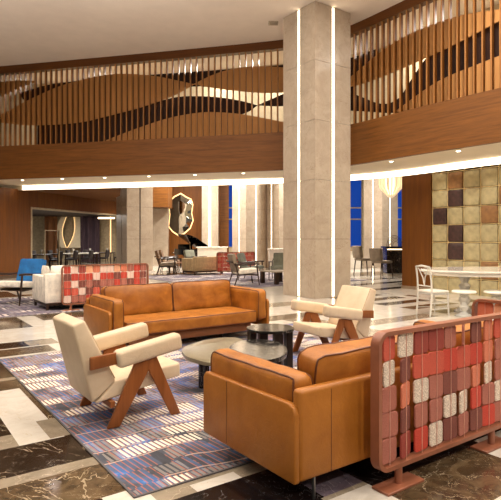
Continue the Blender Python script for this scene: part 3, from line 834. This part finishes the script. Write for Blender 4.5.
for sx in (-1, 1):
    for sy in (-1, 1): MB().box(sx * .38 - .06, sx * .38 + .06, sy * .38 - .06, sy * .38 + .06, 0, .38).build('leg', M['ebony'], t, smooth=False)
t = thing('coffee_table', 'low red brown table beside the taupe armchair', 'table', (10.9, 20.6, .0), 0)
MB().box(-.5, .5, -.3, .3, .42, .47, .006, 1).build('tabletop', M['fascia'], t)
for sx in (-1, 1):
    for sy in (-1, 1): MB().box(sx * .42 - .03, sx * .42 + .03, sy * .22 - .03, sy * .22 + .03, 0, .42).build('leg', M['ebony'], t, smooth=False)
box_sofa('sand coloured low sofa seen from behind at the distant screen', (10.6, 18.75, .012), .15, 1.6, .9, .74, M['sand_fabric'])
frame_chair('small grey armchair beyond the sand sofa', (12.3, 21.7, 0), -1.2, M['grey_fabric'], M['grey_fabric'], sc=1.15)

# ------------------------------------------------------------------ grand piano and mirror
px, py = W(-3.3, 29.4)
t = thing('grand_piano', 'black grand piano with raised lid in front of the mirror', 'piano', (px, py, 0), YAW + PI + .6)
out = [(-.75, -.8), (.75, -.8), (.75, .2), (.62, .75), (.3, 1.0), (-.1, .95), (-.4, 1.05), (-.65, .9), (-.75, .5)]
MB().prism(poly_round(out, 4), .62, .95, bev=.01, seg=1).build('case', M['lacquer'], t)
mb = MB(); mb.prism(poly_round(out, 4), 0, .03); bmesh.ops.transform(mb.bm, matrix=T(-.75, 0, .99) @ RY(math.radians(-32)) @ T(.75, 0, 0) , verts=list(mb.bm.verts))
bmesh.ops.transform(mb.bm, matrix=T(0, 0, -.035), verts=list(mb.bm.verts)); mb.build('lid', M['lacquer'], t)
MB().tube([(.1, .1, .94), (.12, .1, 1.34)], .012, 6).build('lid_prop', M['brass'], t)
mb = MB().box(-.7, .7, -1.02, -.78, .68, .72); mb.build('keybed', M['lacquer'], t, smooth=False)
MB().box(-.62, .62, -1.0, -.86, .721, .735).build('keys', M['white'], t, smooth=False)
MB().box(-.45, .45, -.72, -.70, .95, 1.2).build('music_stand', M['lacquer'], t, smooth=False)
for (x, y) in ((-.6, -.65), (.6, -.65), (0, .75)): MB().lathe([(.04, 0), (.035, .1), (.06, .5), (.07, .62)], 12, T(x, y, 0)).build('leg', M['lacquer'], t)
MB().tube([(0, -.6, .05), (0, -.6, .62)], .03, 8).build('pedal_lyre', M['lacquer'], t)
px, py = W(-3.9, 27.0)
t = thing('piano_bench', 'black bench in front of the grand piano', 'bench', (px, py, 0), YAW)
MB().cushion(-.4, .4, -.18, .18, .42, .5, 'z', .1, 6, .03, .001).build('seat', M['lacquer'], t)
for sx in (-1, 1):
    for sy in (-1, 1): MB().box(sx * .34 - .02, sx * .34 + .02, sy * .13 - .02, sy * .13 + .02, 0, .425).build('leg', M['lacquer'], t, smooth=False)
px, py = W(-4.27, 32.38)
t = thing('wall_mirror', 'faceted wall mirror with a glowing rim on the far wood wall', 'mirror', (px, py, 3.02), YAW)
mo = [(-.8, .75), (-.45, 1.1), (.0, 1.32), (.35, 1.1), (.68, .95), (.8, .6), (.72, .1), (.82, -.35), (.62, -.85), (.2, -1.2), (-.15, -1.3), (-.55, -1.05), (-.8, -.75), (-.72, 0)]
MB().prism([(x * .97, z * 1.03) for x, z in mo], .03, .06, 'xz').build('glowing_rim', M['rim'], t, smooth=False)
mb = MB(); c0 = mb.bm.verts.new((0, -.03, 0)); ins = [mb.bm.verts.new((x * .57, -.02, z * .66)) for x, z in mo]; ou = [mb.bm.verts.new((x * .91, .02, z * .97)) for x, z in mo]
n = len(mo)
for i in range(n):
    j = (i + 1) % n; mb.bm.faces.new((c0, ins[i], ins[j])); mb.bm.faces.new((ins[i], ou[i], ou[j], ins[j]))
mb.bm.faces.new(ou[::-1]); bmesh.ops.recalc_face_normals(mb.bm, faces=list(mb.bm.faces))
mb.build('glass', M['mirror'], t, smooth=False)

# ------------------------------------------------------------------ counters, chairs and lamps far back
def ctable(name, label, r, d, w, dp, h, top, base, cat='table', rz=0.0):
    x, y = W(r, d); t = thing(name, label, cat, (x, y, 0), YAW + rz)
    MB().box(-w / 2, w / 2, -dp / 2, dp / 2, h - .05, h, .01, 1).build('tabletop', top, t)
    if base == 'box': MB().box(-w / 2 + .06, w / 2 - .06, -dp / 2 + .06, dp / 2 - .06, 0, h - .05).build('base', M['white'], t, smooth=False)
    else:
        for sx in (-1, 1):
            for sy in (-1, 1): MB().box(sx * (w / 2 - .06) - .025, sx * (w / 2 - .06) + .025, sy * (dp / 2 - .06) - .025, sy * (dp / 2 - .06) + .025, 0, h - .05).build('leg', M['ebony'], t, smooth=False)
    return t
ctable('buffet_table', 'white clothed long table in front of the far pilaster', -1.9, 26.8, 1.6, .7, 1.1, M['white'], 'box')
ctable('buffet_table', 'white console behind the sage armchair, left of the tall column', 1.5, 24.2, 1.3, .6, 1.05, M['white'], 'box')
# desk with dark marble front below the chandelier
x, y = W(6.2, 21.4); t = thing('reception_counter', 'dark marble fronted counter under the globe chandelier', 'counter', (x, y, 0), YAW)
MB().box(-.62, 1.2, -.3, .4, .1, 1.12, .01, 1).build('front', M['dark'], t)
MB().box(-.68, 1.25, -.36, .46, 1.13, 1.2, .008, 1).build('counter_top', M['lacquer'], t)
MB().box(-.6, 1.2, -.325, -.302, 1.06, 1.1).build('light_strip', M['led_soft'], t, smooth=False)
MB().box(-.58, 1.2, -.25, .4, 0, .1).build('plinth', M['white'], t, smooth=False)
x, y = W(6.0, 21.4)
t = thing('table_ornament', 'bronze wire arch ornament standing on the dark counter', 'ornament', (x, y, 1.2), YAW)
for k in range(5):
    w = .12 + .05 * k; yy = -.08 + .04 * k
    MB().tube([(w * math.cos(a), yy, .004 + (.2 + .06 * k) * math.sin(a)) for a in [PI * j / 12 for j in range(13)]], .010, 6).build('arch', M['bronze'], t)
# chandelier
x, y = W(5.72, 21.0); t = thing('globe_chandelier', 'round tiered glass chandelier with glowing centre hanging over the dark counter', 'chandelier', (x, y, 3.2), 0)
for k, (R_, z0, z1) in enumerate(((.47, .15, .95), (.36, .05, .9), (.25, -.02, .85))):
    prof = []
    o = MB()
    for j in range(16):
        a = j * PI / 8
        o.tube([(R_ * math.cos(a) * math.cos(b), R_ * math.sin(a) * math.cos(b), z0 + .35 - .35 * math.sin(b)) for b in [PI / 2 * (q / 6) ** .7 for q in range(6, -1, -1)]] + [(R_ * math.cos(a), R_ * math.sin(a), z1)], .022, 6)
    o.build('glass_tier', M['glow_glass'], t)
    MB().tube([(R_ * math.cos(a), R_ * math.sin(a), z1) for a in [j * PI / 16 for j in range(32)]], .02, 6, True).build('ring', M['brass'], t)
MB().lathe([(.04, .05), (.2, .15), (.22, .3), (.22, .75), (.05, .8)], 20).build('lamp_core', M['led_soft'], t)
MB().lathe([(.012, .8), (.012, 3.31)], 8).build('stem', M['brass'], t)
def dining_chair(label, r, d, rz, m, group=None, z=0, sc=1.0):
    x, y = W(r, d); t = thing('dining_chair', label, 'chair', (x, y, z), rz, group); t.scale = (sc, sc, sc)
    MB().cushion(-.24, .24, -.23, .23, .44, .53, 'z', .15, 6, .03, .001).build('seat', m, t)
    pts = [(-.27, -.24), (-.20, -.26), (-.16, -.25), (-.17, .25), (-.20, .26), (-.27, .24)]
    mb = MB(); mb.prism(pts, .535, .92, bev=.02, seg=2); bmesh.ops.transform(mb.bm, matrix=T(-.2, 0, .5) @ RY(-.14) @ T(.2, 0, -.5), verts=list(mb.bm.verts)); mb.build('backrest', m, t)
    for sx in (-1, 1):
        for sy in (-1, 1): MB().tube([(sx * .25, sy * .22, 0), (sx * .2, sy * .2, .45)], [.014, .022], 6).build('leg', M['ebony'], t)
    return t
dining_chair('light grey upholstered chair with dark legs by the window, left one', 4.86, 22.0, YAW + .3, M['taupe_fabric'], sc=1.32)
dining_chair('light grey upholstered chair with dark legs at the counter, right one', 5.2, 20.4, YAW + .5, M['taupe_fabric'], sc=1.25)
ctable('bench_table', 'low beige console under the blue window beside the tall column', 5.05, 26.5, 1.3, .5, .95, M['sand_fabric'], 'box')

# ------------------------------------------------------------------ restaurant seen through the opening
for nm, px, wpx, lab in (('wave_panel', 63.5, 9.5, 'cream curved wall panel with a lit edge in the restaurant, left one'), ('wave_panel', 77, 13, 'cream curved wall panel with a lit edge in the restaurant, right wider one')):
    d = 33.0; x, y = W((px - 250) / 520 * d, d); w = wpx / 520 * d / 2
    t = thing(nm, lab, 'wall panel', (x, y, .95), YAW, 'lit wall panels in the restaurant')
    L_ = []; R_ = []
    for j in range(13):
        u = j / 12; z = u * 1.95; b = .28 * math.sin(PI * u)
        if wpx < 10: L_.append((-w + .2 - b * 1.1, z)); R_.append((w - .05 - b * .9, z))
        else: L_.append((-w - .12 + .4 * u + .22 * math.sin(PI * u), z)); R_.append((w - .08 + .08 * math.sin(PI * u), z))
    MB().prism(L_ + R_[::-1], -.05, .05, 'xz').build('panel', M['panel_cream'], t, smooth=False)
    ed = L_ if wpx > 10 else R_
    MB().tube([(a, -.08, b) for a, b in ed], .013, 6).build('light_edge', M['rim'], t)
def drape(label, px0, px1, m, d=32.9):
    a, b = (px0 - 250) / 520 * d, (px1 - 250) / 520 * d; x, y = W((a + b) / 2, d)
    w = (b - a) / 2; n = 60; f = []; k = []
    for i in range(n + 1):
        u = -w + 2 * w * i / n; yy = .07 * math.sin(u * 14); f.append((u, yy)); k.append((u, yy + .03))
    o = MB().prism(f + k[::-1], .05, 2.93).build('curtain', m, None, smooth=False, loc=(x, y, 0), rz=YAW); tag(o, label, 'curtain'); return o
drape('brown curtain beside the lit panels in the restaurant', 45, 58, M['drape_brown'])
drape('dark plum curtain right of the lit panels in the restaurant', 81.5, 100, M['drape'])
d = 31.5; x, y = W((107 - 250) / 520 * d, d); t = thing('linear_lamp', 'bright horizontal bar lamp hanging in the restaurant', 'lamp', (x, y, 2.72), YAW)
MB().box(-.5, .5, -.05, .05, 0, .1, .01, 1).build('diffuser', M['led_soft'], t)
for sx in (-1, 1): MB().tube([(sx * .4, 0, .12), (sx * .4, 0, .225)], .008, 6).build('cable', M['bronze'], t)
d = 32.6; x, y = W((111.3 - 250) / 520 * d, d); o = MB().box(-.025, .025, -.03, .03, 0, 2.5).build('wall_light', M['rim'], None, smooth=False, loc=(x, y, .4), rz=YAW); tag(o, 'thin vertical wall light in the restaurant below the bar lamp', 'lamp')
labs = ['at the left end', 'below the brown curtain', 'below the lit panels', 'below the plum curtain', 'at the right end']
gl = 'set dining tables in the restaurant'
for i, px in enumerate((40, 56, 72, 89, 106)):
    d = 25.2 + i * .9; r = (px - 250) / 520 * d
    ctable('dining_table', 'dark dining table in the restaurant ' + labs[i], r, d, .9, .8, .76, M['white'] if i in (2, 3) else M['ebony'], 'legs')
    for q, sx in enumerate((-1, 1)):
        dining_chair('dark chair %s the restaurant table %s' % ('left of' if sx < 0 else 'right of', labs[i]), r + sx * .80, d - .1, YAW + (0 if sx < 0 else PI), M['dark_wall'], 'dark chairs in the restaurant')
    x, y = W(r + .1, d); o = MB().lathe([(.03, 0), (.035, .02), (.012, .06), (.012, .1), (.05, .16), (.055, .24)], 10).build('goblet', M['acrylic'], None, loc=(x, y, .76)); tag(o, 'clear goblet on the restaurant table ' + labs[i], 'glass', 'goblets in the restaurant')
d = 22.9; x, y = W((45.3 - 250) / 520 * d, d); t = thing('glass_partition', 'bronze posted glass partition just inside the restaurant opening', 'partition', (x, y, 0), wa)
for k in range(2): MB().box(-.02 + k * 1.0, .02 + k * 1.0, -.03, .03, 0, 1.9).build('post', M['mullion'], t, smooth=False)
MB().box(.03, .97, -.006, .006, .1, 1.85).build('glass', M['pane'], t, smooth=False)
for z in (1.86, .06): MB().box(.03, .97, -.02, .02, z, z + .04).build('rail', M['mullion'], t, smooth=False)

# ------------------------------------------------------------------ clear chairs and marble table at right
def clear_chair(label, loc, rz):
    t = thing('acrylic_chair', label, 'chair', loc, rz, 'clear acrylic chairs at the marble table')
    MB().cushion(-.21, .22, -.21, .21, .445, .5, 'z', .2, 8, .025, .001).build('seat_cushion', M['white'], t)
    MB().box(-.21, .22, -.21, .21, .415, .444, .006, 1).build('seat_frame', M['acrylic'], t)
    for sy in (-1, 1):
        MB().tube([(-.24, sy * .2, 0), (-.2, sy * .2, .42), (-.215, sy * .2, .7), (-.25, sy * .195, .96)], [.017, .02, .018, .018], 8).build('leg', M['acrylic'], t)
        MB().tube([(.21, sy * .2, 0), (.19, sy * .19, .42)], [.014, .02], 8).build('leg', M['acrylic'], t)
        for z in (.14, .25): MB().tube([(-.228, sy * .2, z), (.2, sy * .195, z)], .011, 6).build('stretcher', M['acrylic'], t)
    MB().tube([(-.25, -.2, .95), (-.26, 0, .975), (-.25, .2, .95)], .02, 8).build('top_rail', M['acrylic'], t)
    MB().tube([(-.213, -.19, .58), (-.213, .19, .58)], .014, 8).build('back_rail', M['acrylic'], t)
    MB().tube([(-.245, -.14, .93), (-.222, -.03, .74), (-.213, 0, .585)], .011, 6).build('back_brace', M['acrylic'], t)
    MB().tube([(-.245, .14, .93), (-.222, .03, .74), (-.213, 0, .585)], .011, 6).build('back_brace', M['acrylic'], t)
    for z in (.14, .25): MB().tube([(.2, -.195, z), (.2, .195, z)], .011, 6).build('stretcher', M['acrylic'], t)
    return t
c1 = clear_chair('clear acrylic chair with white seat, leftmost at the marble table', (8.93, 6.27, 0), -.25)
def clear_stool(label, r, d):
    x, y = W(r, d); t = thing('acrylic_stool', label, 'stool', (x, y, 0), YAW, 'clear acrylic stools at the marble table')
    MB().lathe([(.19, .455), (.225, .46), (.23, .48), (.215, .5), (.0005, .505)], 28).build('seat', M['white'], t)
    MB().lathe([(.17, 0), (.175, .02), (.09, .05), (.045, .1), (.08, .15), (.09, .19), (.05, .24), (.04, .28), (.08, .33), (.09, .37), (.06, .41), (.15, .454)], 20).build('pedestal', M['acrylic'], t)
clear_stool('white topped clear pedestal stool under the marble table, beside the acrylic chair', 4.17, 10.1)
clear_stool('white topped clear pedestal stool under the marble table at the right edge of the picture', 4.76, 10.02)
x, y = W(5.2, 10.75); t = thing('marble_table', 'long oval white marble table on turned crystal pedestals', 'table', (x, y, 0), YAW)
MB().lathe([(.90, .82), (.985, .825), (1, .85), (.985, .88), (.0005, .88)], 56, None, 1.65, .95).build('tabletop', M['cream'], t)
mb = MB().lathe([(.9, .77), (.95, .77), (.95, .819), (.9, .819)], 56, None, 1.65, .95); mb.build('apron', M['white'], t)
for xx in (-.75, .75):
    MB().lathe([(.2, 0), (.21, .03), (.12, .07), (.06, .13), (.1, .2), (.12, .26), (.07, .34), (.05, .4), (.1, .48), (.12, .54), (.06, .6), (.1, .68), (.2, .8195)], 24, T(xx, 0, 0)).build('pedestal', M['acrylic'], t)

# ------------------------------------------------------------------ lights
def area(name, loc, size, power, col=(1, .93, .83), rot=(0, 0, 0), spread=PI):
    l = bpy.data.lights.new(name, 'AREA'); l.shape = 'DISK'; l.size = size; l.energy = power; l.color = col; l.spread = spread
    o = bpy.data.objects.new(name, l); COL.objects.link(o); o.location = loc; o.rotation_euler = rot; return o
def spot(name, loc, power, ang=100, blend=.6, size=.08, col=(1, .91, .79)):
    l = bpy.data.lights.new(name, 'SPOT'); l.energy = power; l.spot_size = math.radians(ang); l.spot_blend = blend; l.shadow_soft_size = size; l.color = col
    o = bpy.data.objects.new(name, l); COL.objects.link(o); o.location = loc; return o
# added uplights without fixtures, brightening the lobby ceiling from below
for (r, d) in ((-6, 6.5), (0, 5), (5, 6.5), (-3, 9.5), (-9, 10)):
    x, y = W(r, d); area('added_uplight', (x, y, 5.6), .6, 150, rot=(PI, 0, 0))
# added unseen area lights at ceiling height over the lobby
for (r, d) in ((-7, 2), (-3.5, 2), (0, 2), (3.5, 2), (-7.5, 6), (-4, 6), (-.5, 6), (3, 6), (6, 6), (-6.5, 10), (-2.5, 10), (1.2, 10.5), (4.4, 9.8)):
    x, y = W(r, d); area('overhead_fill', (x, y, 7.44), .35, (230 if d > 9 else 60) if r < -3 else (95 if r < 1.5 else 150))
for (r, d, e) in ((5, -3, 260), (8.5, .5, 260), (2, -5, 260), (-3, -4.5, 110)):  # unseen fill added around and behind the camera to brighten upright faces
    x, y = W(r, d); area('overhead_fill', (x, y, 7.44), .35, e)
for (s,) in DLS:
    p = bpos(s, .55, SOFF - .03); spot('soffit_lamp', p, 45, 110)
for s in (6, 9, 12, 14, 17.5, 20):
    p = bpos(s, 1.3, 7.3); area('corridor_lamp', p, .3, 60)
for (r, d, z, e) in ((-4, 26.5, 6.3, 420), (-1, 26, 6.3, 420), (3, 25, 6.3, 420), (7, 24, 6.3, 420), (-4.6, 21.5, 3.35, 35), (-2.6, 24.5, 5, 130), (-11, 28, 2.9, 110), (-9, 29.5, 2.9, 110), (-12.3, 26, 2.9, 60), (-3.2, 29.2, 5.8, 200)):  # unseen area lights added to brighten the far hall and restaurant
    x, y = W(r, d); area('far_fill', (x, y, z), .4, e)
for yy in (8.6, 7.2, 5.8): spot('padded_wall_fill', (12.3, yy, 3.5), 40, 120)  # spots without fixtures, added to brighten the padded wall
w = bpy.data.worlds.new('world'); SC.world = w; w.use_nodes = True
bg = w.node_tree.nodes['Background']; bg.inputs[0].default_value = (1.0, .92, .82, 1); bg.inputs[1].default_value = .16

SC.view_settings.view_transform = 'Standard'; SC.view_settings.look = 'None'; SC.view_settings.gamma = 1; SC.view_settings.use_curve_mapping = False
SC.view_settings.exposure = 0.18
